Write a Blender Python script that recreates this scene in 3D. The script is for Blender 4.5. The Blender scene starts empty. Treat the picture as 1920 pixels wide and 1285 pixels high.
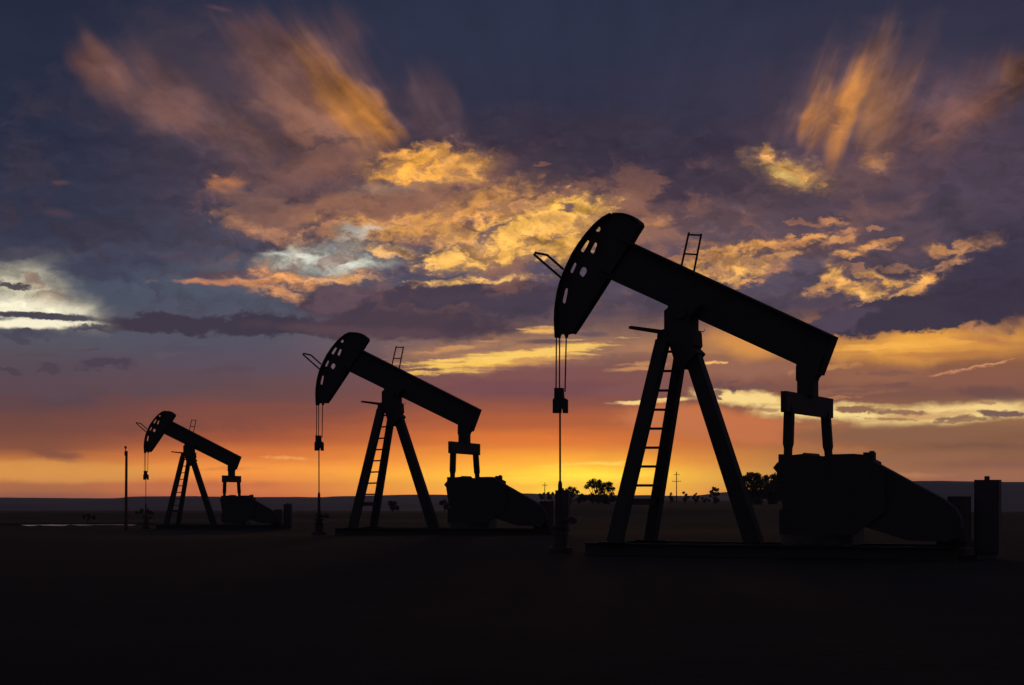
import bpy, bmesh, math, random
from mathutils import Vector, Matrix

random.seed(7)
C = bpy.context.scene.collection
R = math.radians

# ------------------------------------------------------------------ camera
FPX = 3200.0                    # focal length in photo pixels (1920 wide)
HOR = 935.0                     # eye-level line in the photo
CAM_Z = 1.31
cam_d = bpy.data.cameras.new('camera')
cam = bpy.data.objects.new('camera', cam_d)
C.objects.link(cam)
cam.location = (0, 0, CAM_Z)
cam.rotation_euler = (R(90), 0, 0)
cam_d.sensor_width = 36.0
cam_d.lens = FPX / 1920 * 36.0
cam_d.shift_y = (HOR - 642.5) / 1920
cam_d.clip_start = 0.1
cam_d.clip_end = 30000
bpy.context.scene.camera = cam

# ------------------------------------------------------------------ exposure
sc = bpy.context.scene
sc.view_settings.view_transform = 'Standard'
sc.view_settings.look = 'None'
sc.view_settings.exposure = 0
sc.view_settings.gamma = 1
sc.cycles.use_denoising = True
sc.cycles.max_bounces = 4
sc.cycles.diffuse_bounces = 2
sc.cycles.glossy_bounces = 2

# ------------------------------------------------------------------ sun, low behind the clouds at the skyline
sun_d = bpy.data.lights.new('sun', 'SUN')
sun = bpy.data.objects.new('sun', sun_d)
C.objects.link(sun)
sun_d.energy = 0.08
sun_d.color = (1.0, 0.55, 0.22)
sun_d.angle = R(4)
SUN_AZ, SUN_EL = math.atan((1085 - 960) / FPX), R(1.2)
sdir = Vector((math.sin(SUN_AZ) * math.cos(SUN_EL), math.cos(SUN_AZ) * math.cos(SUN_EL), math.sin(SUN_EL)))
sun.rotation_euler = sdir.to_track_quat('Z', 'Y').to_euler()
sun.location = (20, 80, 30)

# ------------------------------------------------------------------ sky (world): dusk gradient and cloud layers by direction
def lin(c):
    return tuple((x / 255 / 12.92 if x / 255 <= 0.04045 else ((x / 255 + 0.055) / 1.055) ** 2.4) for x in c)

world = bpy.data.worlds.new('World')
sc.world = world
world.use_nodes = True
world.cycles.sampling_method = 'MANUAL'
world.cycles.sample_map_resolution = 512
wt = world.node_tree
wt.nodes.clear()

def nd(t, **kw):
    n = wt.nodes.new(t)
    for k, v in kw.items():
        setattr(n, k, v)
    return n

def put(sock, v):
    if isinstance(v, bpy.types.NodeSocket):
        wt.links.new(v, sock)
    else:
        sock.default_value = v

def mth(op, a, b=None, c=None, clamp=False):
    n = nd('ShaderNodeMath', operation=op, use_clamp=clamp)
    put(n.inputs[0], a)
    if b is not None: put(n.inputs[1], b)
    if c is not None: put(n.inputs[2], c)
    return n.outputs[0]

def vmt(op, a, b=None, c=None):
    n = nd('ShaderNodeVectorMath', operation=op)
    put(n.inputs[0], a)
    if b is not None: put(n.inputs[1], b)
    if c is not None: put(n.inputs[2], c)
    return n.outputs['Value'] if op in ('LENGTH', 'DOT_PRODUCT') else n.outputs['Vector']

def mrange(v, a, b, c=0.0, d=1.0, smooth=True):
    n = nd('ShaderNodeMapRange', interpolation_type='SMOOTHSTEP' if smooth else 'LINEAR')
    put(n.inputs['Value'], v)
    n.inputs['From Min'].default_value = a
    n.inputs['From Max'].default_value = b
    n.inputs['To Min'].default_value = c
    n.inputs['To Max'].default_value = d
    return n.outputs['Result']

def noise(vec, scale, detail=4, rough=0.55, dist=0.0, color=False):
    n = nd('ShaderNodeTexNoise', noise_dimensions='3D')
    put(n.inputs['Vector'], vec)
    n.inputs['Scale'].default_value = scale
    n.inputs['Detail'].default_value = detail
    n.inputs['Roughness'].default_value = rough
    n.inputs['Distortion'].default_value = dist
    return n.outputs['Color'] if color else n.outputs[0]

def mixc(f, a, b, mode='MIX'):
    n = nd('ShaderNodeMix', data_type='RGBA', blend_type=mode)
    n.clamp_factor = True
    put(n.inputs[0], f)
    for s, v in ((n.inputs[6], a), (n.inputs[7], b)):
        if isinstance(v, bpy.types.NodeSocket): wt.links.new(v, s)
        else: s.default_value = (*v, 1.0)
    return n.outputs[2]

KS = FPX / 1000.0
def S(px, py):                  # photo pixel -> (azimuth, elevation) in sky units of FPX/1000 radians
    a = (px - 960) / FPX
    return (math.atan(a) * KS, math.atan((HOR - py) / FPX / math.sqrt(1 + a * a)) * KS)

tc = nd('ShaderNodeTexCoord')
sep = nd('ShaderNodeSeparateXYZ')
wt.links.new(tc.outputs['Generated'], sep.inputs[0])
az = mth('ARCTAN2', sep.outputs[0], sep.outputs[1])
el = mth('ARCSINE', sep.outputs[2])
U = mth('MULTIPLY', az, KS)
V = mth('MULTIPLY', el, KS)
cmb = nd('ShaderNodeCombineXYZ')
put(cmb.inputs[0], U); put(cmb.inputs[1], V)
P = cmb.outputs[0]
Pa = vmt('MULTIPLY', P, (1.0, 1.7, 1.0))
W1 = vmt('SUBTRACT', noise(Pa, 4.0, 3, 0.5, color=True), (0.5, 0.5, 0.5))
W2 = vmt('SUBTRACT', noise(Pa, 22.0, 7, 0.62, color=True), (0.5, 0.5, 0.5))
Ps = vmt('MULTIPLY_ADD', W1, (0.10, 0.08, 0), P)
Pc = vmt('MULTIPLY_ADD', W2, (0.085, 0.055, 0), vmt('MULTIPLY_ADD', W1, (0.06, 0.04, 0), P))
Ph = vmt('MULTIPLY_ADD', W2, (0.09, 0.012, 0), vmt('MULTIPLY_ADD', W1, (0.08, 0.016, 0), P))
Pw = vmt('MULTIPLY', Pc, (1.0, 1.9, 1.0))
COORD = {'p': P, 's': Ps, 'c': Pc, 'h': Ph}
NB = noise(Pa, 13.0, 8, 0.6, 0.4)
NF = noise(Pa, 42.0, 7, 0.6, 0.3)
NH = noise(vmt('MULTIPLY', Ph, (5.0, 48.0, 1.0)), 1.0, 6, 0.6)
NK = noise(vmt('MULTIPLY', Ph, (9.0, 105.0, 1.0)), 1.0, 5, 0.6)
def streak(rot, a, b):
    n = nd('ShaderNodeMapping', vector_type='TEXTURE')
    put(n.inputs[0], vmt('MULTIPLY_ADD', W1, (0.02, 0.02, 0), P))
    n.inputs['Rotation'].default_value = (0, 0, R(rot))
    n.inputs['Scale'].default_value = (1 / a, 1 / b, 1)
    return noise(n.outputs[0], 1.0, 4, 0.5)
NL = streak(-53, 3, 19)
NR = streak(70, 3, 24)
NOI = {'b': NB, 'f': NF, 'h': NH, 'k': NK, 'l': NL, 'r': NR}
#SKY-BEGIN
RAMPS = [
 (60, [(935, (138, 84, 62)), (912, (172, 104, 60)), (882, (196, 128, 62)), (862, (182, 110, 60)), (842, (136, 82, 62)), (800, (116, 74, 66)), (760, (98, 70, 74)), (700, (90, 76, 86)), (640, (86, 86, 98)), (560, (76, 82, 98)), (480, (60, 61, 80)), (400, (50, 53, 73)), (300, (42, 46, 67)), (150, (39, 44, 65)), (0, (36, 40, 59))]),
 (430, [(935, (190, 98, 58)), (915, (212, 116, 58)), (880, (238, 146, 62)), (852, (214, 116, 58)), (820, (166, 88, 60)), (780, (134, 78, 66)), (735, (106, 76, 78)), (680, (92, 80, 94)), (645, (86, 83, 99)), (540, (78, 84, 101)), (460, (72, 71, 89)), (380, (66, 60, 77)), (300, (64, 57, 73)), (200, (60, 55, 73)), (100, (49, 50, 71)), (0, (41, 46, 67))]),
 (1000, [(935, (255, 168, 52)), (895, (255, 186, 58)), (862, (250, 158, 56)), (825, (230, 124, 56)), (790, (184, 98, 60)), (745, (136, 82, 74)), (700, (128, 84, 82)), (640, (140, 104, 92)), (580, (84, 71, 84)), (520, (88, 78, 96)), (460, (108, 86, 92)), (400, (116, 84, 82)), (340, (88, 67, 73)), (280, (59, 51, 66)), (200, (48, 49, 70)), (100, (46, 51, 73)), (0, (44, 49, 71))]),
 (1780, [(935, (142, 90, 72)), (900, (150, 98, 72)), (860, (138, 94, 68)), (820, (136, 95, 70)), (790, (156, 110, 78)), (740, (126, 86, 74)), (700, (140, 92, 70)), (650, (196, 136, 68)), (620, (156, 106, 73)), (580, (76, 65, 82)), (500, (78, 68, 84)), (420, (78, 67, 83)), (330, (78, 64, 80)), (200, (68, 60, 78)), (100, (53, 52, 72)), (0, (44, 47, 67))]),
]
BLOBS = [  # coord, noise, x, y, rx, ry, rot, colour, opacity, softness, noise amount
 # dark top
 ('s', 'b', 1060, 255, 230, 80, 8, (56, 49, 66), .8, 1.0, .2),
 ('s', 'b', 1290, 250, 170, 90, 10, (52, 50, 70), .7, 1.0, .2),
 ('s', 'b', 150, 420, 260, 70, 0, (50, 52, 72), .6, 1.0, .3),
 # left plume
 ('s', 'b', 470, 190, 330, 140, -25, (80, 65, 75), .75, .9, .3),
 ('s', 'b', 640, 250, 220, 130, -30, (98, 73, 76), .7, .9, .3),
 ('s', 'l', 270, 105, 100, 50, -15, (80, 66, 76), 0.47, .9, 0.42),
 ('s', 'l', 330, 195, 224, 61, -36, (106, 76, 75), 0.70, .8, 0.42),
 ('s', 'l', 185, 140, 89, 61, -50, (126, 83, 68), 0.74, .9, 0.36),
 ('s', 'l', 430, 250, 134, 50, -30, (104, 77, 77), 0.62, .8, 0.42),
 ('s', 'l', 500, 90, 123, 67, -40, (96, 72, 76), 0.66, .9, 0.42),
 ('s', 'l', 600, 165, 212, 134, -45, (124, 84, 74), 0.74, .9, 0.42),
 ('s', 'l', 640, 175, 168, 67, -52, (150, 101, 62), 0.62, 1.0, 0.42),
 ('s', 'l', 690, 205, 84, 40, -55, (184, 119, 62), 0.55, 1.0, 0.42),
 ('s', 'l', 615, 190, 67, 44, -50, (186, 119, 60), 0.62, .9, 0.42),
 ('s', 'l', 590, 265, 190, 67, -20, (126, 88, 78), 0.62, .9, 0.42),
 ('s', 'l', 572, 120, 86, 26, -55, (144, 97, 63), 0.47, 1.0, 0.27),
 ('s', 'l', 600, 150, 98, 23, -54, (154, 103, 62), 0.47, 1.0, 0.27),
 ('s', 'l', 628, 205, 73, 23, -48, (180, 117, 60), 0.55, 1.0, 0.27),
 ('s', 'l', 660, 170, 98, 24, -56, (188, 121, 61), 0.55, 1.0, 0.27),
 ('s', 'l', 690, 222, 73, 26, -52, (200, 129, 62), 0.55, 1.0, 0.27),
 ('s', 'l', 722, 215, 68, 20, -62, (180, 117, 62), 0.55, 1.0, 0.27),
 ('s', 'l', 640, 255, 86, 26, -40, (154, 105, 65), 0.47, 1.0, 0.27),
 ('s', 'l', 560, 200, 86, 33, -45, (128, 88, 76), 0.47, 1.0, 0.27),
 ('s', 'l', 790, 195, 61, 14, -74, (112, 80, 76), 0.47, 1.0, 0.27),
 ('s', 'l', 818, 200, 61, 14, -76, (104, 76, 76), 0.43, 1.0, 0.27),
 ('s', 'l', 856, 215, 61, 20, -78, (84, 67, 76), 0.39, 1.0, 0.27),
 ('s', 'l', 505, 60, 61, 23, -30, (92, 70, 77), 0.47, 1.0, 0.27),
 ('s', 'l', 450, 60, 36, 20, -30, (104, 74, 74), 0.55, 1.0, 0.27),
 ('s', 'l', 660, 80, 86, 50, -60, (94, 71, 77), 0.39, 1.0, 0.27),
 ('s', 'b', 250, 185, 130, 50, -32, (104, 76, 74), .65, 1.0, .4),
 ('s', 'b', 335, 215, 100, 40, -20, (118, 82, 75), .7, 1.0, .5),
 ('s', 'b', 510, 160, 110, 85, -40, (112, 79, 74), .75, 1.0, .4),
 ('s', 'b', 560, 205, 120, 60, -35, (134, 92, 75), .75, 1.0, .5),
 ('s', 'l', 665, 200, 100, 56, -45, (188, 122, 61), 0.58, 1.0, 0.45),
 ('s', 'b', 600, 130, 60, 36, -50, (158, 104, 73), .6, 1.0, .4),
 ('s', 'b', 820, 240, 110, 60, -30, (86, 66, 74), .7, 1.0, .3),
 ('s', 'l', 810, 205, 100, 67, -75, (92, 70, 76), 0.55, .9, 0.42),
 ('s', 'b', 520, 330, 180, 50, -8, (108, 80, 80), .7, .9, .5),
 ('s', 'b', 610, 310, 100, 34, 5, (142, 96, 78), .6, .9, .5),
 ('c', 'b', 425, 345, 42, 20, 10, (190, 120, 72), .95, .9, .3),
 # small dim reds on the left
 ('h', 'b', 108, 343, 26, 8, 0, (96, 68, 72), .7, .9, .3),
 ('s', 'b', 105, 405, 40, 16, 0, (80, 62, 74), .6, .9, .3),
 ('h', 'b', 418, 17, 28, 7, -10, (98, 66, 74), .6, .9, .2),
 # middle: mauve and gold
 ('s', 'b', 720, 370, 420, 120, 4, (116, 84, 82), .8, .9, .5),
 ('s', 'b', 1560, 480, 380, 110, 4, (94, 74, 82), .75, .9, .6),
 ('s', 'b', 1180, 420, 160, 80, 0, (112, 82, 82), .7, .9, .5),
 ('c', 'b', 1260, 350, 260, 50, 4, (60, 51, 68), .8, .7, .6),
 ('c', 'b', 1180, 300, 300, 50, 4, (54, 48, 66), .8, .7, .6),
 ('c', 'b', 505, 400, 120, 50, -12, (118, 87, 82), .9, .5, .6),
 ('c', 'b', 700, 385, 190, 48, 6, (150, 104, 84), .9, .6, .5),
 ('s', 'b', 760, 345, 140, 24, 4, (166, 130, 112), .7, .9, .4),
 ('c', 'b', 1010, 370, 150, 40, 0, (110, 80, 80), .8, .8, .5),
 ('c', 'f', 800, 312, 108, 34, 2, (250, 174, 74), 1, .45, .5),
 ('c', 'f', 868, 325, 60, 22, -30, (235, 165, 85), .9, .5, .5),
 ('c', 'f', 720, 290, 22, 10, -20, (225, 155, 82), .9, .6, .4),
 ('c', 'f', 838, 275, 18, 12, 40, (230, 160, 85), .8, .7, .4),
 ('c', 'f', 765, 418, 165, 26, 4, (235, 165, 88), .95, .5, .6),
 ('c', 'f', 905, 392, 120, 30, 18, (226, 156, 84), .9, .6, .7),
 ('c', 'b', 735, 388, 80, 24, 6, (124, 88, 80), .85, .7, .5),
 ('c', 'f', 500, 432, 100, 12, -18, (200, 140, 102), .75, .7, .9),
 ('c', 'f', 570, 452, 14, 22, 20, (228, 162, 110), .9, .6, .6),
 ('c', 'f', 615, 428, 45, 14, 25, (212, 148, 105), .75, .7, .7),
 # pale blue window
 ('s', 'b', 620, 482, 170, 50, 4, (156, 156, 148), .95, .9, .4),
 ('c', 'b', 570, 478, 100, 26, 0, (206, 204, 186), .85, .9, .5),
 ('c', 'b', 655, 498, 100, 26, 5, (216, 214, 196), .85, .9, .5),
 ('c', 'b', 670, 430, 75, 16, 8, (170, 168, 160), .8, .8, .5),
 ('c', 'b', 745, 470, 90, 28, 0, (104, 98, 110), .85, .8, .6),
 ('c', 'b', 850, 505, 200, 24, 0, (92, 84, 102), .8, .8, .5),
 # gold cumulus
 ('c', 'f', 1015, 418, 130, 38, 12, (255, 190, 88), 1, .4, .5),
 ('c', 'f', 960, 455, 140, 30, 10, (255, 190, 92), 1, .4, .55),
 ('c', 'f', 850, 478, 75, 22, 4, (255, 192, 98), 1, .4, .55),
 ('c', 'f', 1050, 450, 70, 34, 0, (244, 180, 88), .95, .5, .7),
 ('c', 'f', 728, 465, 52, 13, -4, (246, 190, 118), 1, .5, .5),
 ('c', 'f', 850, 440, 60, 16, 6, (230, 165, 95), .8, .6, .7),
 ('c', 'f', 925, 432, 70, 9, 32, (112, 88, 96), .85, .7, .6),
 ('c', 'f', 1062, 394, 26, 8, 0, (96, 78, 88), .9, .7, .4),
 ('c', 'f', 1040, 445, 40, 8, 15, (150, 108, 88), .8, .8, .5),
 ('s', 'b', 1235, 432, 60, 34, 0, (142, 102, 86), .7, .9, .4),
 ('c', 'f', 1315, 515, 60, 16, 0, (238, 170, 90), .95, .6, .6),
 ('c', 'f', 1230, 415, 40, 16, 10, (196, 136, 90), .85, .8, .6),
 ('c', 'f', 1275, 480, 50, 14, 10, (178, 122, 90), .8, .8, .7),
 ('c', 'f', 1330, 455, 50, 10, -6, (186, 128, 90), .85, .8, .7),
 ('c', 'f', 985, 385, 90, 10, 12, (226, 158, 88), .9, .7, .8),
 ('c', 'f', 1010, 315, 30, 7, 8, (170, 108, 78), .8, .8, .5),
 # orange sheet on the left of the purple bank
 ('h', 'b', 430, 513, 150, 12, 2, (86, 72, 86), .9, .7, .3),
 ('h', 'f', 440, 527, 140, 8, 1, (198, 128, 92), .95, .7, .4),
 ('c', 'f', 545, 522, 70, 18, -14, (238, 162, 98), .95, .5, .6),
 ('c', 'f', 515, 546, 100, 11, -17, (226, 156, 104), .9, .6, .6),
 ('c', 'f', 650, 520, 80, 11, 6, (240, 174, 112), .95, .6, .6),
 # purple bank
 ('c', 'f', 900, 524, 130, 9, 3, (248, 190, 108), .95, .6, .9),
 ('c', 'b', 770, 572, 260, 44, 0, (75, 62, 76), 1, .3, .35),
 ('c', 'b', 930, 562, 190, 42, 2, (74, 62, 77), 1, .3, .35),
 ('c', 'b', 640, 560, 70, 34, 20, (96, 76, 86), 1, .4, .4),
 ('c', 'b', 420, 606, 330, 22, -1, (65, 57, 72), 1, .4, .35),
 ('c', 'b', 760, 612, 260, 30, -2, (76, 61, 73), 1, .45, .35),
 ('h', 'b', 700, 622, 300, 16, -3, (96, 72, 80), .7, .8, .4),
 # bright window at the left
 ('s', 'b', 50, 500, 120, 36, 0, (104, 103, 106), .8, .9, .4),
 ('s', 'b', 60, 552, 170, 56, -14, (204, 196, 168), .95, .9, .25),
 ('s', 'b', 40, 574, 150, 30, 0, (255, 247, 216), 1, .7, .2),
 ('h', 'b', 60, 607, 150, 12, 2, (253, 243, 212), 1, .6, .3),
 ('h', 'f', 85, 592, 130, 8, -1, (80, 76, 86), 1, .4, .3),
 ('c', 'f', 20, 534, 50, 8, -8, (82, 72, 80), .95, .5, .4),
 ('c', 'f', 40, 630, 55, 10, 4, (78, 74, 88), .95, .5, .5),
 ('c', 'b', 165, 505, 75, 22, -4, (66, 67, 86), .95, .5, .6),
 ('c', 'b', 240, 490, 110, 34, 0, (66, 67, 87), .9, .6, .5),
 ('c', 'b', 340, 478, 70, 16, 0, (80, 71, 88), .8, .7, .4),
 ('c', 'b', 30, 478, 70, 16, 0, (74, 70, 84), .9, .6, .5),
 ('c', 'b', 170, 612, 60, 9, -3, (74, 68, 82), .9, .5, .4),
 # small clouds, lower left
 ('c', 'b', 150, 735, 120, 22, 4, (88, 71, 80), .8, .8, .6),
 ('c', 'b', 420, 700, 110, 12, 4, (92, 74, 82), .75, .8, .6),
 ('c', 'b', 330, 668, 60, 5, 10, (96, 88, 96), .6, .8, .6),
 ('c', 'b', 200, 682, 62, 12, -2, (78, 65, 79), .95, .5, .4),
 ('c', 'b', 92, 690, 32, 9, 0, (80, 67, 79), .9, .5, .4),
 ('c', 'b', 10, 693, 26, 8, 0, (78, 66, 78), .9, .5, .4),
 ('h', 'b', 70, 664, 50, 5, 2, (86, 76, 84), .8, .6, .5),
 ('h', 'b', 165, 655, 26, 5, 12, (84, 74, 84), .7, .6, .5),
 ('h', 'b', 300, 718, 190, 30, 2, (96, 75, 84), .85, .6, .4),
 ('h', 'b', 60, 728, 160, 24, 0, (94, 74, 82), .8, .6, .4),
 # yellow streaks above the mauve slab
 ('h', 'b', 940, 665, 270, 42, 4, (176, 126, 92), .9, .8, .5),
 ('h', 'h', 930, 680, 200, 22, 5, (222, 162, 90), .85, .9, .9),
 ('h', 'k', 900, 678, 180, 12, 5, (252, 200, 96), 1, .8, 1.1),
 ('h', 'k', 980, 666, 190, 12, 5, (255, 206, 104), 1, .8, 1.0),
 ('h', 'k', 1070, 652, 110, 16, 6, (254, 202, 104), 1, .8, 1.0),
 ('h', 'k', 830, 695, 90, 9, 3, (250, 196, 98), .95, .8, 1.1),
 ('h', 'k', 840, 655, 120, 7, 8, (206, 148, 96), .9, .8, 1.1),
 ('h', 'k', 1010, 620, 70, 9, 4, (240, 180, 100), .95, .8, .8),
 ('h', 'k', 930, 652, 150, 6, 7, (150, 112, 98), .7, .8, 1.0),
 ('h', 'b', 1020, 641, 60, 7, 0, (100, 80, 86), .9, .7, .5),
 ('h', 'b', 1100, 628, 44, 7, -2, (104, 84, 88), .9, .7, .5),
 ('h', 'h', 1230, 650, 120, 24, -3, (176, 124, 92), .85, .8, .6),
 ('h', 'k', 1190, 690, 80, 10, 5, (206, 146, 92), .8, .8, 1.0),
 ('h', 'b', 990, 728, 270, 22, 0, (122, 78, 82), .95, .6, .3),
 ('h', 'b', 1200, 730, 110, 20, 4, (132, 86, 84), .9, .6, .3),
 # pale yellow band on the right
 ('h', 'b', 1400, 690, 220, 30, 0, (156, 106, 86), .85, .8, .4),
 ('h', 'h', 1215, 754, 90, 6, 3, (254, 216, 138), 1, .6, .4),
 ('h', 'b', 1390, 747, 130, 22, -6, (255, 218, 140), 1, .6, .4),
 ('h', 'b', 1530, 772, 170, 22, -2, (254, 222, 146), 1, .6, .4),
 ('h', 'b', 1800, 776, 220, 26, 5, (252, 214, 140), 1, .8, .4),
 ('h', 'h', 1700, 785, 200, 8, 3, (206, 158, 104), .8, .9, 1.0),
 ('h', 'h', 1560, 760, 160, 6, -2, (214, 164, 104), .7, .9, 1.0),
 ('h', 'b', 1600, 735, 120, 9, 0, (146, 98, 78), .9, .6, .4),
 ('c', 'f', 1352, 722, 30, 15, 0, (116, 82, 80), .95, .6, .5),
 ('c', 'f', 1384, 726, 26, 15, -10, (108, 77, 78), 1, .6, .5),
 ('c', 'f', 1420, 718, 44, 10, 8, (122, 86, 82), .95, .6, .6),
 ('c', 'f', 1336, 738, 24, 7, 0, (120, 84, 80), .9, .6, .5),
 ('h', 'f', 1332, 679, 24, 4, 4, (248, 188, 108), .95, .6, .5),
 ('h', 'f', 1356, 678, 12, 3, 0, (248, 188, 108), .9, .6, .4),
 ('h', 'f', 1598, 769, 60, 8, 0, (140, 98, 78), .95, .6, .6),
 ('h', 'f', 1690, 776, 66, 6, -2, (146, 103, 80), .9, .6, .7),
 ('h', 'f', 1850, 757, 26, 4, -4, (170, 124, 92), .8, .6, .6),
 ('h', 'f', 1665, 787, 60, 3, -4, (164, 118, 88), .8, .6, .8),
 ('h', 'f', 1790, 785, 50, 5, 4, (136, 100, 84), .9, .6, .7),
 ('h', 'f', 1560, 748, 60, 5, 2, (176, 118, 84), .8, .6, .7),
 ('h', 'b', 1440, 768, 40, 6, 0, (170, 120, 88), .8, .6, .5),
 ('h', 'f', 1880, 776, 50, 9, -3, (124, 95, 86), 1, .5, .4),
 ('h', 'f', 1800, 790, 80, 6, 4, (150, 112, 86), .9, .6, .6),
 ('h', 'b', 1320, 795, 210, 40, -6, (202, 118, 74), 1, .45, .2),
 ('h', 'b', 1700, 815, 260, 22, 0, (142, 99, 74), .95, .6, .2),
 # orange field and purple bank, right
 ('s', 'b', 1730, 652, 250, 46, 2, (222, 152, 72), .95, .8, .3),
 ('s', 'b', 1710, 652, 130, 24, 2, (240, 168, 70), .9, .9, .3),
 ('s', 'b', 1400, 638, 120, 34, -8, (224, 150, 76), .85, .9, .3),
 ('h', 'h', 1620, 628, 150, 9, 4, (196, 130, 74), .8, .9, .8),
 ('h', 'h', 1790, 668, 150, 12, 0, (186, 122, 70), .8, .9, .8),
 ('h', 'k', 1680, 650, 150, 12, 3, (252, 182, 82), .8, .9, .9),
 ('h', 'h', 1870, 640, 90, 12, -6, (178, 116, 76), .8, .9, .7),
 ('c', 'f', 1840, 617, 40, 8, -8, (214, 146, 92), .8, .8, .7),
 ('h', 'b', 1640, 708, 190, 24, 0, (152, 102, 78), .85, .8, .5),
 ('h', 'b', 1820, 715, 160, 32, 2, (140, 92, 76), .9, .7, .4),
 ('h', 'f', 1840, 687, 60, 3, 10, (206, 144, 100), .9, .7, .6),
 ('h', 'f', 1795, 697, 70, 3, 7, (200, 138, 98), .8, .7, .6),
 ('h', 'f', 1560, 690, 70, 8, 6, (206, 140, 84), .7, .9, .8),
 ('h', 'f', 1660, 700, 60, 6, 0, (128, 88, 78), .7, .7, .7),
 ('h', 'f', 1610, 735, 60, 5, 2, (126, 88, 78), .8, .7, .7),
 ('h', 'f', 1680, 722, 40, 7, 0, (120, 82, 78), .8, .6, .4),
 ('s', 'b', 1460, 520, 170, 50, 0, (90, 81, 98), .75, .9, .3),
 ('s', 'b', 1865, 505, 160, 120, 25, (62, 55, 73), 1, .7, .2),
 ('c', 'f', 1560, 522, 22, 22, 40, (242, 176, 92), .97, .5, .7),
 ('c', 'f', 1535, 540, 40, 9, 20, (220, 156, 98), .97, .5, .7),
 ('c', 'f', 1610, 548, 60, 12, -12, (238, 172, 88), .97, .5, .7),
 ('c', 'f', 1650, 532, 46, 12, -20, (244, 176, 88), .97, .5, .7),
 ('c', 'f', 1700, 545, 44, 12, 35, (244, 178, 90), .97, .5, .7),
 ('c', 'f', 1735, 530, 30, 14, 40, (232, 164, 86), .97, .5, .7),
 ('c', 'f', 1625, 556, 40, 7, 0, (242, 180, 98), .97, .5, .7),
 ('c', 'f', 1660, 566, 40, 5, 8, (246, 186, 112), .97, .5, .7),
 ('c', 'f', 1610, 577, 26, 3, 8, (246, 190, 122), .97, .5, .7),
 ('c', 'f', 1600, 505, 50, 8, -14, (150, 108, 92), .97, .5, .7),
 ('c', 'b', 1630, 533, 34, 8, 0, (104, 82, 88), .9, .6, .5),
 ('c', 'b', 1680, 550, 40, 7, 25, (94, 74, 86), .9, .6, .5),
 ('c', 'b', 1740, 590, 250, 40, 5, (64, 55, 71), 1, .25, .25),
 ('c', 'b', 1870, 560, 130, 64, 0, (60, 52, 69), 1, .5, .25),
 ('c', 'b', 1570, 606, 80, 24, 14, (82, 69, 86), 1, .35, .25),
 ('c', 'f', 1430, 462, 70, 11, 10, (226, 156, 84), .95, .5, .85),
 ('c', 'f', 1500, 452, 60, 11, 14, (220, 150, 84), .95, .5, .85),
 ('c', 'f', 1368, 490, 52, 16, 6, (240, 172, 88), .95, .5, .85),
 ('c', 'f', 1400, 506, 48, 12, 10, (242, 178, 90), .95, .5, .85),
 ('c', 'f', 1352, 512, 40, 10, -8, (236, 172, 96), .95, .5, .85),
 ('c', 'f', 1395, 530, 40, 7, 14, (226, 158, 96), .95, .5, .85),
 ('c', 'f', 1460, 503, 26, 6, 6, (196, 138, 100), .95, .5, .85),
 ('c', 'f', 1632, 458, 36, 10, 6, (222, 154, 90), .95, .5, .85),
 ('c', 'f', 1670, 448, 24, 8, 14, (206, 142, 92), .95, .5, .85),
 ('c', 'f', 1590, 478, 34, 7, 0, (222, 156, 92), .95, .5, .85),
 ('c', 'f', 1770, 472, 30, 11, -10, (206, 144, 92), .95, .5, .85),
 ('c', 'f', 1815, 462, 44, 12, 12, (190, 134, 92), .95, .5, .85),
 ('c', 'f', 1545, 412, 26, 8, -8, (198, 134, 92), .95, .5, .85),
 ('c', 'f', 1575, 430, 18, 6, 10, (190, 130, 92), .95, .5, .85),
 ('c', 'f', 1640, 425, 26, 6, 12, (164, 114, 90), .95, .5, .85),
 ('c', 'f', 1500, 418, 40, 9, -6, (150, 104, 88), .95, .5, .85),
 ('c', 'f', 1330, 475, 50, 9, 0, (190, 130, 92), .95, .5, .85),
 ('c', 'f', 1300, 505, 34, 10, 8, (232, 166, 88), .95, .5, .8),
 ('c', 'f', 1345, 480, 60, 12, 10, (226, 160, 86), .95, .5, .85),
 ('c', 'f', 1470, 480, 40, 8, 12, (206, 146, 90), .9, .5, .85),
 ('c', 'f', 1700, 505, 60, 10, -6, (176, 124, 92), .85, .6, .85),
 ('c', 'f', 1560, 448, 46, 8, 14, (200, 140, 90), .9, .5, .85),
 ('c', 'f', 1770, 500, 40, 7, 24, (196, 140, 98), .85, .6, .8),
 # right plume
 ('s', 'b', 1610, 210, 210, 170, 60, (88, 68, 77), .8, .9, .3),
 ('s', 'b', 1790, 230, 190, 110, 35, (88, 68, 78), .75, .9, .3),
 ('s', 'r', 1600, 200, 183, 122, 62, (106, 77, 76), 0.58, 1.0, 0.55),
 ('s', 'r', 1610, 185, 134, 85, 66, (150, 101, 63), 0.61, 1.0, 0.55),
 ('s', 'r', 1575, 205, 97, 58, 68, (172, 112, 61), 0.54, 1.0, 0.55),
 ('s', 'r', 1602, 190, 102, 41, 72, (202, 131, 63), 0.58, 1.0, 0.55),
 ('s', 'r', 1526, 228, 70, 24, 70, (176, 114, 61), 0.54, 1.0, 0.55),
 ('s', 'r', 1640, 125, 97, 41, 64, (118, 85, 76), 0.48, 1.0, 0.55),
 ('s', 'r', 1655, 205, 97, 36, 70, (124, 88, 77), 0.41, 1.0, 0.55),
 ('s', 'r', 1463, 215, 73, 19, 80, (98, 74, 77), 0.34, 1.0, 0.55),
 ('s', 'r', 1488, 205, 61, 12, 78, (106, 78, 77), 0.31, 1.0, 0.55),
 ('s', 'r', 1440, 180, 97, 29, 84, (80, 65, 77), 0.34, 1.0, 0.55),
 ('s', 'r', 1420, 240, 61, 31, 60, (84, 67, 77), 0.34, 1.0, 0.55),
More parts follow.
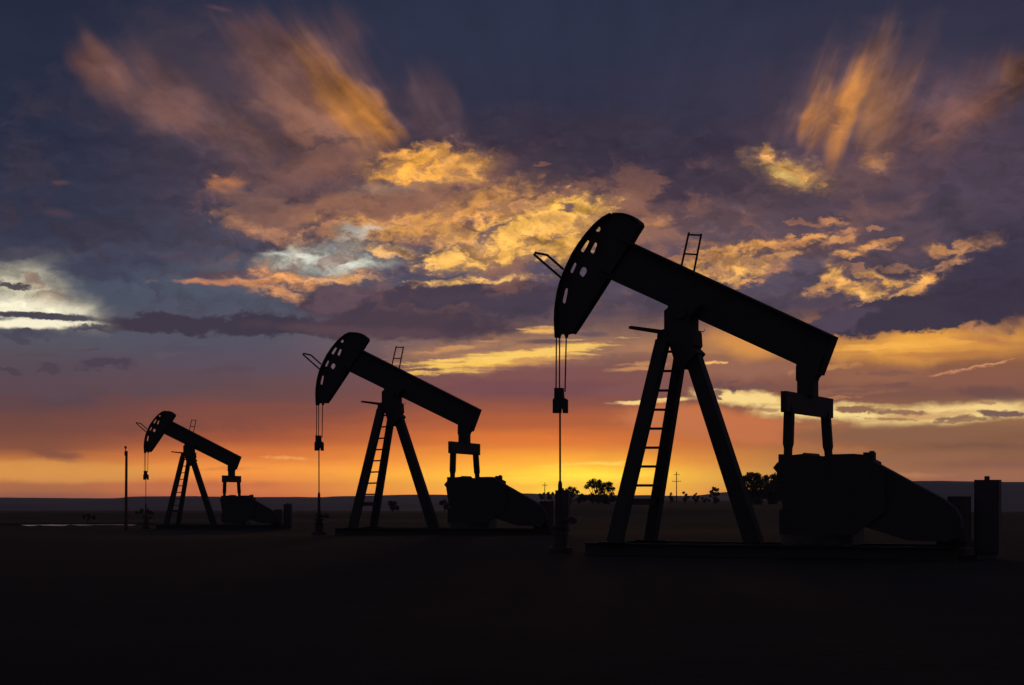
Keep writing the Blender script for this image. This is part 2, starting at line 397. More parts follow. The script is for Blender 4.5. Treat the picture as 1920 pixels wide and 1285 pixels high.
 ('s', 'r', 1570, 258, 97, 43, 50, (110, 81, 78), 0.34, 1.0, 0.55),
 ('s', 'r', 1660, 265, 85, 43, 70, (106, 79, 80), 0.34, 1.0, 0.55),
 ('s', 'r', 1712, 70, 85, 34, 50, (78, 65, 78), 0.41, 1.0, 0.55),
 ('s', 'r', 1545, 200, 80, 14, 71, (174, 113, 61), 0.20, 1.0, 0.55),
 ('s', 'r', 1592, 200, 78, 12, 74, (210, 135, 64), 0.27, 1.0, 0.55),
 ('s', 'r', 1622, 180, 73, 10, 71, (182, 119, 62), 0.27, 1.0, 0.55),
 ('s', 'r', 1640, 205, 73, 10, 72, (154, 105, 64), 0.27, 1.0, 0.55),
 ('s', 'r', 1555, 225, 91, 54, 62, (170, 110, 60), 0.54, 1.0, 0.55),
 ('s', 'r', 1640, 210, 91, 67, 72, (146, 98, 63), 0.51, 1.0, 0.55),
 ('s', 'r', 1600, 180, 85, 48, 72, (190, 123, 62), 0.48, 1.0, 0.55),
 ('s', 'r', 1800, 210, 158, 79, 38, (108, 78, 79), 0.61, .8, 0.55),
 ('s', 'b', 1800, 225, 110, 48, 30, (120, 83, 77), .8, 1.0, .5),
 ('s', 'b', 1850, 200, 55, 32, 35, (132, 88, 76), .7, 1.0, .4),
 ('s', 'r', 1905, 145, 41, 61, 25, (142, 93, 60), 0.54, .9, 0.55),
 ('s', 'b', 1600, 320, 150, 50, 0, (104, 78, 82), .75, .9, .4),
 ('c', 'f', 1475, 318, 66, 26, -18, (214, 160, 86), 1, .55, .5),
 ('s', 'b', 1475, 325, 56, 12, -18, (196, 166, 96), .7, .9, .3),
 ('c', 'f', 1442, 290, 12, 16, 10, (226, 160, 88), .9, .7, .4),
 ('c', 'f', 1515, 335, 30, 10, -25, (232, 170, 92), .95, .6, .5),
 ('c', 'f', 1640, 303, 30, 14, -10, (184, 128, 88), .9, .7, .6),
 ('s', 'b', 1640, 385, 120, 34, 12, (112, 82, 82), .7, .9, .5),
 ('c', 'b', 95, 852, 90, 22, -18, (134, 82, 62), .9, .8, .5),
 ('h', 'b', 260, 800, 330, 20, 0, (124, 76, 66), .7, .9, .6),
 ('h', 'b', 560, 770, 200, 14, 2, (128, 78, 70), .6, .9, .7),
 ('h', 'b', 760, 800, 160, 10, 0, (190, 100, 62), .6, .9, .8),
 ('h', 'b', 90, 884, 270, 27, 0, (212, 144, 70), .8, .5, .15),
 ('h', 'b', 360, 910, 190, 16, 0, (186, 104, 62), .7, .9, .3),
 ('h', 'f', 545, 859, 60, 5, -2, (246, 164, 88), .8, .9, .6),
 ('h', 'b', 430, 880, 90, 6, 0, (204, 116, 62), .6, .9, .5),
 ('h', 'b', 1700, 858, 200, 14, 3, (150, 102, 74), .7, .9, .7),
 ('h', 'b', 1840, 835, 140, 10, 0, (120, 84, 68), .7, .9, .7),
 ('h', 'b', 1560, 842, 120, 10, -2, (176, 116, 76), .6, .9, .7),
 ('h', 'b', 1700, 890, 90, 8, 0, (176, 120, 78), .7, .9, .5),
 ('h', 'b', 1880, 870, 120, 12, 0, (128, 86, 70), .6, .9, .6),
 ('h', 'b', 1860, 740, 110, 16, -6, (112, 78, 74), .85, .7, .5),
 # glow where the sun goes down
 ('p', 'h', 1080, 900, 340, 66, 0, (255, 194, 56), .9, 1.0, .1),
 ('h', 'h', 1090, 892, 200, 26, 1, (255, 222, 66), .95, 1.0, .4),
 ('h', 'h', 1050, 922, 100, 14, 0, (255, 212, 58), .8, 1.0, .3),
 ('h', 'h', 1110, 868, 110, 6, 2, (255, 218, 96), .6, .9, .5),
]
#SKY-END
Vj = mth('MULTIPLY_ADD', mth('SUBTRACT', NH, 0.5), 0.022, V)
Vn = mth('DIVIDE', Vj, 1.0)
def ramp(stops):
    n = nd('ShaderNodeValToRGB')
    n.color_ramp.interpolation = 'EASE'
    els = n.color_ramp.elements
    st = sorted([(max(0.0, (HOR - y) / 1000), c) for y, c in stops])
    els[0].position = st[0][0]; els[0].color = (*lin(st[0][1]), 1)
    els[1].position = st[-1][0]; els[1].color = (*lin(st[-1][1]), 1)
    for p, c in st[1:-1]:
        e = els.new(p); e.color = (*lin(c), 1)
    put(n.inputs[0], Vn)
    return n.outputs[0]
col = None
for i, (x, st) in enumerate(RAMPS):
    rc = ramp(st)
    if col is None: col = rc
    else:
        col = mixc(mrange(U, S(RAMPS[i - 1][0], 600)[0], S(x, 600)[0]), col, rc)
LAY = []
for b in BLOBS:                 # sunlit clumps get a dimmer, softer fringe
    ck, nk, x, y, rx, ry, rot, c, op, soft, amp = b
    if ck == 'c' and nk == 'f' and c[0] > 180:
        h = tuple(a * .62 + d * .38 for a, d in zip(c, (96, 72, 84)))
        LAY.append((ck, 'b', x, y + ry * .05, rx * 1.45, ry * 1.65, rot, h, op * .75, 1.0, amp))
        LAY.append((ck, nk, x, y, rx * 1.18, ry * 1.22, rot, c, op, soft * 1.75, amp * .95))
    else:
        LAY.append(b)
for bi, (ck, nk, x, y, rx, ry, rot, c, op, soft, amp) in enumerate(LAY):
    if bi % 6 == 5:             # keeps the shader's evaluation order layer by layer
        for k in COORD: COORD[k] = vmt('MULTIPLY_ADD', col, (1e-9, 1e-9, 0), COORD[k])
    m = nd('ShaderNodeMapping', vector_type='TEXTURE')
    put(m.inputs[0], COORD[ck])
    cx, cy = S(x, y)
    m.inputs['Location'].default_value = (cx, cy, 0)
    m.inputs['Rotation'].default_value = (0, 0, R(rot))
    m.inputs['Scale'].default_value = (rx / 1000, ry / 1000, 1)
    d = vmt('LENGTH', m.outputs[0])
    t = mth('SUBTRACT', mth('MULTIPLY', NOI[nk], 2 * amp * 1.6), d)     # noise sits near 0.5
    off = amp * 1.6
    f = mrange(t, -1.0 + off, -1.0 + off + soft, 0.0, op)
    col = mixc(f, col, lin(c))
# darker pockets inside the sunlit clumps
NG = noise(vmt('MULTIPLY', Pc, (1.0, 1.7, 1.0)), 17.0, 6, 0.58, 0.3)
lum = vmt('DOT_PRODUCT', col, (.2126, .7152, .0722))
bright = mrange(lum, 0.16, 0.42)
band = mth('MULTIPLY', mrange(V, 0.31, 0.40), mrange(V, 0.80, 0.60))
pocket = mth('MULTIPLY', mth('MULTIPLY', bright, band), mrange(NG, 0.50, 0.62))
col = mixc(mth('MULTIPLY', pocket, 0.62), col, lin((132, 92, 82)))
# connected cloud deck: slate bodies, warmed rims towards the middle of the sky
n8 = noise(vmt('MULTIPLY', Pc, (1.0, 1.9, 1.0)), 7.0, 8, 0.62, 0.6)
deck = mth('MULTIPLY', mrange(V, 0.24, 0.36), mrange(V, 0.88, 0.62))
calm = mth('SUBTRACT', 1.0, bright)
col = mixc(mth('MULTIPLY', mth('MULTIPLY', deck, calm), mrange(n8, 0.48, 0.66, 0.0, 0.62)), col, lin((64, 56, 69)))
wm = nd('ShaderNodeMapping', vector_type='TEXTURE')
put(wm.inputs[0], P)
wm.inputs['Location'].default_value = (*S(1010, 440), 0)
wm.inputs['Scale'].default_value = (0.85, 0.19, 1)
warm = mrange(vmt('LENGTH', wm.outputs[0]), 1.0, 0.25)
col = mixc(mth('MULTIPLY', mth('MULTIPLY', warm, calm), mrange(n8, 0.49, 0.36, 0.0, 0.6)), col, lin((158, 108, 86)))
# cloud relief: thicker wisps shade the side away from the low sun
rel = mth('SUBTRACT', noise(vmt('ADD', Pw, (0.004, 0.022, 0.0)), 13.0, 7, 0.55, 0.4), noise(Pw, 13.0, 7, 0.55, 0.4))
tx = mth('MULTIPLY', rel, mth('MULTIPLY_ADD', bright, 1.6, 0.75))
tx = mth('MULTIPLY_ADD', tx, mth('MULTIPLY_ADD', band, 0.92, 0.06), 1.0)
tx = mth('MINIMUM', mth('MAXIMUM', tx, 0.5), 1.4)
cc = nd('ShaderNodeCombineXYZ')
for i in range(3): put(cc.inputs[i], tx)
col = vmt('MULTIPLY', col, cc.outputs[0])
# wind-combed fibres fanning out across the upper sky
fx = mth('SUBTRACT', U, S(1110, 620)[0]); fy = mth('SUBTRACT', V, S(1110, 620)[1])
fa = mth('ARCTAN2', fx, fy); fr = mth('SQRT', mth('ADD', mth('MULTIPLY', fx, fx), mth('MULTIPLY', fy, fy)))
fc = nd('ShaderNodeCombineXYZ')
w1 = nd('ShaderNodeSeparateXYZ'); put(w1.inputs[0], W1)
put(fc.inputs[0], mth('MULTIPLY_ADD', w1.outputs[0], 0.9, mth('MULTIPLY', fa, 11.0))); put(fc.inputs[1], mth('MULTIPLY_ADD', w1.outputs[1], 0.8, mth('MULTIPLY', fr, 2.6)))
nf = noise(fc.outputs[0], 1.0, 7, 0.58)
nm = noise(P, 9.0, 5, 0.55, 0.3)
upm = mth('MULTIPLY', mrange(V, 0.58, 0.68), mrange(lum, 0.03, 0.10, 0.10, 1.0))
fm = mth('MULTIPLY_ADD', mth('MULTIPLY', mth('ADD', mth('MULTIPLY', mth('SUBTRACT', nf, 0.5), 2.6), mth('MULTIPLY', mth('SUBTRACT', nm, 0.5), 1.9)), upm), 0.8, 1.0)
fm = mth('MINIMUM', mth('MAXIMUM', fm, 0.45), 1.5)
c4 = nd('ShaderNodeCombineXYZ')
for i in range(3): put(c4.inputs[i], fm)
col = vmt('MULTIPLY', col, c4.outputs[0])
# away from the sunset the dome is plain dusk
Vr = nd('ShaderNodeValToRGB')
for i, (p, c) in enumerate([(0.0, (94, 86, 98)), (0.35, (70, 76, 98)), (1.0, (52, 60, 86))]):
    e = Vr.color_ramp.elements[0] if i == 0 else (Vr.color_ramp.elements[1] if i == 2 else Vr.color_ramp.elements.new(p))
    e.position = p; e.color = (*lin(c), 1)
put(Vr.inputs[0], mth('MULTIPLY', el, 1 / 1.57))
away = mth('MAXIMUM', mrange(mth('ABSOLUTE', az), R(20), R(60)), mrange(el, R(20), R(38)))
sk = mrange(V, 0.0, 0.12, 1.5, 1.0)
c3 = nd('ShaderNodeCombineXYZ')
for i in range(3): put(c3.inputs[i], sk)
col = vmt('MULTIPLY', col, c3.outputs[0])       # the skyline is seen through the haze below
col = mixc(away, col, Vr.outputs[0])
bg = nd('ShaderNodeBackground')
put(bg.inputs[0], col)
bg.inputs[1].default_value = 1.0
wo = nd('ShaderNodeOutputWorld')
wt.links.new(bg.outputs[0], wo.inputs[0])

# ------------------------------------------------------------------ materials
def material(name, build):
    m = bpy.data.materials.new(name)
    m.use_nodes = True
    nt = m.node_tree
    b = nt.nodes['Principled BSDF']
    build(nt, b)
    return m

def two_tone(c1, c2, scale, rough=0.8, metal=0.0, bump=0.0, detail=6, lo=0.4, hi=0.62, bscale=None):
    def f(nt, b):
        t = nt.nodes.new('ShaderNodeTexCoord')
        n = nt.nodes.new('ShaderNodeTexNoise')
        n.inputs['Scale'].default_value = scale
        n.inputs['Detail'].default_value = detail
        n.inputs['Roughness'].default_value = 0.65
        nt.links.new(t.outputs['Object'], n.inputs['Vector'])
        r = nt.nodes.new('ShaderNodeValToRGB')
        r.color_ramp.elements[0].position = lo; r.color_ramp.elements[0].color = (*c1, 1)
        r.color_ramp.elements[1].position = hi; r.color_ramp.elements[1].color = (*c2, 1)
        nt.links.new(n.outputs[0], r.inputs[0])
        nt.links.new(r.outputs[0], b.inputs['Base Color'])
        b.inputs['Roughness'].default_value = rough
        b.inputs['Metallic'].default_value = metal
        if bump:
            n2 = nt.nodes.new('ShaderNodeTexNoise')
            n2.inputs['Scale'].default_value = bscale or scale * 3
            n2.inputs['Detail'].default_value = 8
            nt.links.new(t.outputs['Object'], n2.inputs['Vector'])
            bp = nt.nodes.new('ShaderNodeBump')
            bp.inputs['Strength'].default_value = bump
            bp.inputs['Distance'].default_value = 0.1
            nt.links.new(n2.outputs[0], bp.inputs['Height'])
            nt.links.new(bp.outputs[0], b.inputs['Normal'])
    return f

M_STEEL = material('dark_painted_steel', two_tone((.011, .0105, .011), (.016, .013, .0125), 3.0, .8, 0, .1))
M_RUST = material('rusty_steel', two_tone((.026, .016, .015), (.042, .022, .02), 6.0, .8, 0, .2))
M_CABLE = material('greasy_wire', two_tone((.03, .028, .028), (.05, .045, .04), 40, .5, .6))
M_CABINET = material('cabinet_paint', two_tone((.032, .024, .03), (.024, .018, .021), 4, .7, 0, .1))
M_WOOD = material('weathered_pole_wood', two_tone((.12, .06, .04), (.06, .035, .028), 5, .9, 0, .4))
M_BARK = material('bark', two_tone((.05, .035, .025), (.03, .022, .018), 8, .9, 0, .4))
M_LEAF = material('dark_foliage', two_tone((.025, .03, .014), (.05, .05, .022), 2.0, .8))
M_SCRUB = material('scrub_foliage', two_tone((.03, .028, .02), (.055, .048, .03), 2.0, .9))
M_CONC = material('stained_concrete', two_tone((.10, .09, .085), (.06, .055, .05), 4, .9, 0, .3))
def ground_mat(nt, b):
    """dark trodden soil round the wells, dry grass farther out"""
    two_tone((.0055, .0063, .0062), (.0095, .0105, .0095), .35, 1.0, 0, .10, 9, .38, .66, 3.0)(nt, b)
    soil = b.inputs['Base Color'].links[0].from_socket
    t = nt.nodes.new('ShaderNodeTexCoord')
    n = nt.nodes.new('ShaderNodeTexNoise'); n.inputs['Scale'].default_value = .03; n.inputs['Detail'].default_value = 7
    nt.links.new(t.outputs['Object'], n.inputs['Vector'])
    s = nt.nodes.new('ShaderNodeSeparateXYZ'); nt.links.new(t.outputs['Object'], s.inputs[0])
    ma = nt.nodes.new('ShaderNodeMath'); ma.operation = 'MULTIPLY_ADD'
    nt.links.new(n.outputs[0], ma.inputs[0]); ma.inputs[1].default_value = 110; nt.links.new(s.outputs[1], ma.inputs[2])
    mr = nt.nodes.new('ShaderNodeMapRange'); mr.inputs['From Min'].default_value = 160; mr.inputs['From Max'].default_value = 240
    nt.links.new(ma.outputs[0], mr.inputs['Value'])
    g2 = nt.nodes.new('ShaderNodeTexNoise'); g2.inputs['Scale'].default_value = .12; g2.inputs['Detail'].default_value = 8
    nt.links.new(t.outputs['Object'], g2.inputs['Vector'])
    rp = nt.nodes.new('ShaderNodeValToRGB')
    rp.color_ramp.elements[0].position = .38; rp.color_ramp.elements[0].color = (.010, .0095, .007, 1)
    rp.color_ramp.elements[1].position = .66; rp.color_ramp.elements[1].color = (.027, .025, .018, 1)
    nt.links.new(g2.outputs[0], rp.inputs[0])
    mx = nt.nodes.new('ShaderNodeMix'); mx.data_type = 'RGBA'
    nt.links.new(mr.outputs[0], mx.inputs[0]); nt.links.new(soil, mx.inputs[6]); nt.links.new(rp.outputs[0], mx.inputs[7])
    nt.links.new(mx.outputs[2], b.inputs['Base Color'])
    b.inputs['Specular IOR Level'].default_value = .1
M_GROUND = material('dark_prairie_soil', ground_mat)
M_HILL = material('dry_grass_hills', two_tone((.06, .05, .05), (.10, .085, .075), .004, 1.0, 0, 0, 8))
def water_mat(nt, b):
    b.inputs['Base Color'].default_value = (.02, .022, .025, 1)
    b.inputs['Roughness'].default_value = .12
    b.inputs['IOR'].default_value = 1.33
    t = nt.nodes.new('ShaderNodeTexCoord')
    n = nt.nodes.new('ShaderNodeTexNoise')
    n.inputs['Scale'].default_value = 5
    n.inputs['Detail'].default_value = 4
    nt.links.new(t.outputs['Object'], n.inputs['Vector'])
    bp = nt.nodes.new('ShaderNodeBump')
    bp.inputs['Strength'].default_value = .6
    bp.inputs['Distance'].default_value = .05
    nt.links.new(n.outputs[0], bp.inputs['Height'])
    nt.links.new(bp.outputs[0], b.inputs['Normal'])
M_WATER = material('pond_water', water_mat)

# ------------------------------------------------------------------ mesh helpers
class MB:
    def __init__(self):
        self.bm = bmesh.new()
    def hexa(self, a, b):
        va = [self.bm.verts.new(p) for p in a]
        vb = [self.bm.verts.new(p) for p in b]
        self.bm.faces.new(va[::-1]); self.bm.faces.new(vb)
        n = len(a)
        for i in range(n):
            j = (i + 1) % n
            self.bm.faces.new((va[i], va[j], vb[j], vb[i]))
        return self
    def box(self, lo, hi, bev=0.0):
        (x0, y0, z0), (x1, y1, z1) = lo, hi
        b = bev
        if b:
            base = [(x0 + b, y0), (x1 - b, y0), (x1, y0 + b), (x1, y1 - b), (x1 - b, y1), (x0 + b, y1), (x0, y1 - b), (x0, y0 + b)]
            self.hexa([(x, y, z0) for x, y in base], [(x, y, z1) for x, y in base])
        else:
            base = [(x0, y0), (x1, y0), (x1, y1), (x0, y1)]
            self.hexa([(x, y, z0) for x, y in base], [(x, y, z1) for x, y in base])
        return self
    def bar(self, p, q, w, h, w2=None, h2=None, side=(0, 1, 0)):
        """rectangular bar p->q; h along `side`, w across"""
        p, q = Vector(p), Vector(q)
        d = (q - p).normalized()
        s = Vector(side); s = (s - d * s.dot(d)).normalized()
        u = d.cross(s)
        w2 = w if w2 is None else w2; h2 = h if h2 is None else h2
        def ring(c, w, h): return [c + u * a * w / 2 + s * b * h / 2 for a, b in ((-1, -1), (1, -1), (1, 1), (-1, 1))]
        return self.hexa(ring(p, w, h), ring(q, w2, h2))
    def tube(self, pts, r, n=10, r2=None):
        pts = [Vector(p) for p in pts]
        rings = []
        for i, p in enumerate(pts):
            d = (pts[min(i + 1, len(pts) - 1)] - pts[max(i - 1, 0)]).normalized()
            s = Vector((0, 0, 1)) if abs(d.z) < .9 else Vector((1, 0, 0))
            s = (s - d * s.dot(d)).normalized(); u = d.cross(s)
            rr = r if r2 is None else r + (r2 - r) * i / (len(pts) - 1)
            if isinstance(r, (list, tuple)): rr = r[i]
            rings.append([self.bm.verts.new(p + (s * math.cos(t) + u * math.sin(t)) * rr) for t in [2 * math.pi * k / n for k in range(n)]])
        for a, b in zip(rings, rings[1:]):
            for k in range(n):
                self.bm.faces.new((a[k], a[(k + 1) % n], b[(k + 1) % n], b[k]))
        self.bm.faces.new(rings[0][::-1]); self.bm.faces.new(rings[-1])
        return self
    def prism(self, xz, y0, y1, holes=()):
        loops = [xz] + list(holes)
        fb = bmesh.new()
        es = []
        for lp in loops:
            vs = [fb.verts.new((x, y0, z)) for x, z in lp]
            for i in range(len(vs)): es.append(fb.edges.new((vs[i], vs[(i + 1) % len(vs)])))
        bmesh.ops.triangle_fill(fb, use_beauty=True, edges=es)
        ext = bmesh.ops.extrude_face_region(fb, geom=list(fb.faces))
        bmesh.ops.translate(fb, vec=(0, y1 - y0, 0), verts=[v for v in ext['geom'] if isinstance(v, bmesh.types.BMVert)])
        me = bpy.data.meshes.new('tmp'); fb.to_mesh(me); fb.free()
        self.bm.from_mesh(me); bpy.data.meshes.remove(me)
        return self
    def strip(self, pts, y0, y1, t):
        """a plate following a path in XZ, `t` thick, spanning y0..y1"""
        for (xa, za), (xb, zb) in zip(pts, pts[1:]):
            self.bar((xa, (y0 + y1) / 2, za), (xb, (y0 + y1) / 2, zb), t, abs(y1 - y0))
        return self
    def build(self, name, mat, parent=None, smooth=False):
        bmesh.ops.recalc_face_normals(self.bm, faces=list(self.bm.faces))
        me = bpy.data.meshes.new(name)
        self.bm.to_mesh(me); self.bm.free()
        me.materials.append(mat)
        if smooth:
            for p in me.polygons: p.use_smooth = True
        o = bpy.data.objects.new(name, me)
        C.objects.link(o)
        o.parent = parent
        return o

def tag(o, label=None, cat=None, group=None, kind=None):
    if label: o['label'] = label
    if cat: o['category'] = cat
    if group: o['group'] = group
    if kind: o['kind'] = kind
    return o

def empty(name, loc, rz=0.0):
    o = bpy.data.objects.new(name, None)
    C.objects.link(o)
    o.location = loc; o.rotation_euler = (0, 0, rz)
    o.empty_display_size = .3
    return o

def copy_tree(o, parent=None):
    c = o.copy()
    C.objects.link(c)
    if parent is not None: c.parent = parent
    for ch in list(o.children): copy_tree(ch, c)
    return c

# ------------------------------------------------------------------ ground, hills, pond
def sstep(a, b, x):
    t = min(1, max(0, (x - a) / (b - a)))
    return t * t * (3 - 2 * t)

def g(x, y):
    """ground height: level prairie with a shallow hollow around the far pump and the pond"""
    r = math.hypot(x + 27, y - 150)
    z = -0.78 * (1 - sstep(45, 100, r))
    d = math.hypot(x, y)
    if d > 150 and y > 0:       # the plain falls away gently either side of the tree-lined rise
        px = 960 + FPX * x / max(y, 1)
        v = 1 - sstep(880, 1040, px) * (1 - sstep(1500, 1680, px))
        z -= 0.0075 * (min(d, 1100) - 150) * v
    pr = math.hypot((x + 35.5) / 6.4, (y - 138) / 5.6)
    z -= 0.22 * (1 - sstep(.55, 1.15, pr))
    return z

def bumps(x, y, r):
    from mathutils import noise as mn
    if r > 400: return 0
    z = .02 * mn.noise(Vector((x * .8, y * .8, 0)))
    pr = math.hypot((x + 35.5) / 6.4, (y - 138) / 5.6)
    if pr < 2: z += .13 * mn.fractal(Vector((x * .9, y * .45, 3)), 1.0, 2.0, 4) * sstep(.45, .8, pr) * (1 - sstep(1.3, 2, pr))
    return z

def build_ground():
    bm = bmesh.new()
    rad = [0.0]
    r = 1.2
    while r < 4200:
        rad.append(r)
        r *= 1.004 if 128 < r < 152 else (1.035 if 40 < r < 220 else (1.09 if r < 400 else 1.25))
    azs = [R(-40) + R(80) * i / 320 for i in range(321)] + [R(40) + R(280) * i / 40 for i in range(1, 40)]
    rng = random.Random(3)
    grid = []
    for r in rad[1:]:
        row = []
        for a in azs:
            x, y = r * math.sin(a), r * math.cos(a)
            row.append(bm.verts.new((x, y, g(x, y) + bumps(x, y, r))))
        grid.append(row)
    c = bm.verts.new((0, 0, 0))
    n = len(azs)
    for k in range(n): bm.faces.new((c, grid[0][(k + 1) % n], grid[0][k]))
    for a, b in zip(grid, grid[1:]):
        for k in range(n):
            j = (k + 1) % n
            bm.faces.new((a[k], a[j], b[j], b[k]))
    bmesh.ops.recalc_face_normals(bm, faces=list(bm.faces))
    me = bpy.data.meshes.new('ground'); bm.to_mesh(me); bm.free()
    me.materials.append(M_GROUND)
    for p in me.polygons: p.use_smooth = True
    o = bpy.data.objects.new('ground', me); C.objects.link(o)
    tag(o, kind='structure')
build_ground()

CREST = [(-1400, 928), (-300, 931), (0, 933), (120, 934), (215, 934.5), (245, 931.5), (330, 930.5), (470, 932), (600, 932.5), (640, 930.5), (760, 928), (850, 928), (960, 925), (1050, 927), (1150, 929), (1280, 930), (1400, 921), (1520, 910), (1640, 904.5), (1740, 902.5), (1840, 903.5), (1920, 904.5), (2300, 908), (3600, 922)]
def crest(px):
    for (a, ya), (b, yb) in zip(CREST, CREST[1:]):
        if a <= px <= b:
            t = (px - a) / (b - a)
            return ya + (yb - ya) * t * t * (3 - 2 * t)
    return 930
def build_hills():
    from mathutils import noise as mn
    bm = bmesh.new()
    ds = [850, 1000, 1250, 1500, 1750, 2000, 2250, 2500, 2800, 3200]
    rows = []
    for d in ds:
        row = []
        for i in range(-60, 301):
            px = -1350 + (i + 60) * 13.7
            a = math.atan((px - 960) / FPX)
            D = 2500 / math.cos(a)
            rr = d / math.cos(a)
            top = CAM_Z + (HOR - crest(px)) * 2500 / FPX
            zb = g(1100 * math.sin(a), 1100 * math.cos(a)) - .6
            hgt = zb + (top - zb) * (sstep(850, 2500, d) if d <= 2500 else 1 - .5 * sstep(2500, 3400, d))
            hgt += mn.fractal(Vector((px * .012, d * .004, 0)), 1.0, 2.0, 5) * .9 * sstep(800, 1500, d)
            row.append(bm.verts.new((rr * math.sin(a), rr * math.cos(a), hgt)))
        rows.append(row)
    for a, b in zip(rows, rows[1:]):
        for k in range(len(a) - 1): bm.faces.new((a[k], a[k + 1], b[k + 1], b[k]))
    bmesh.ops.recalc_face_normals(bm, faces=list(bm.faces))
    me = bpy.data.meshes.new('hills'); bm.to_mesh(me); bm.free()
    me.materials.append(M_HILL)
    for p in me.polygons: p.use_smooth = True
    o = bpy.data.objects.new('hills', me); C.objects.link(o)
    tag(o, kind='structure')
build_hills()

def build_pond():
    bm = bmesh.new()
    pts = []
    rng = random.Random(5)
    for k in range(48):
        t = 2 * math.pi * k / 48
        w = 1.06 + .05 * math.sin(3 * t + 1) + .03 * rng.uniform(-1, 1)
        pts.append(bm.verts.new((-35.5 + 6.4 * w * math.cos(t), 138 + 5.6 * w * math.sin(t), -0.86)))
    bm.faces.new(pts)
    me = bpy.data.meshes.new('water'); bm.to_mesh(me); bm.free()
    me.materials.append(M_WATER)
    o = bpy.data.objects.new('water', me); C.objects.link(o)
    tag(o, kind='structure')
build_pond()

# ------------------------------------------------------------------ pump jacks
YAW = R(22)
D1 = 40.0
def frame(px, d):
    a = math.atan((px - 960) / FPX)
    x = (px - 960) / FPX * d
    return Vector((x, d, g(x, d))), -(a + YAW)
O1, RZ1 = frame(1290, D1)
PHI = -RZ1
AX = Vector((math.cos(PHI), -math.sin(PHI), 0)); AY = Vector((math.sin(PHI), math.cos(PHI), 0))
def L(px, py, Y=0.0):
    """point of the near pump's own vertical plane Y = const seen at a photo pixel, in the pump's frame"""
    c = Vector((0, 0, CAM_Z)); d = Vector(((px - 960) / FPX, 1, (HOR - py) / FPX))
    t = (Y - (c - O1).dot(AY)) / d.dot(AY)
    p = c + d * t - O1
    return (p.dot(AX), Y, p.z)
def X(px, py, Y=0.0):
    p = L(px, py, Y)
    return (p[0], p[2])

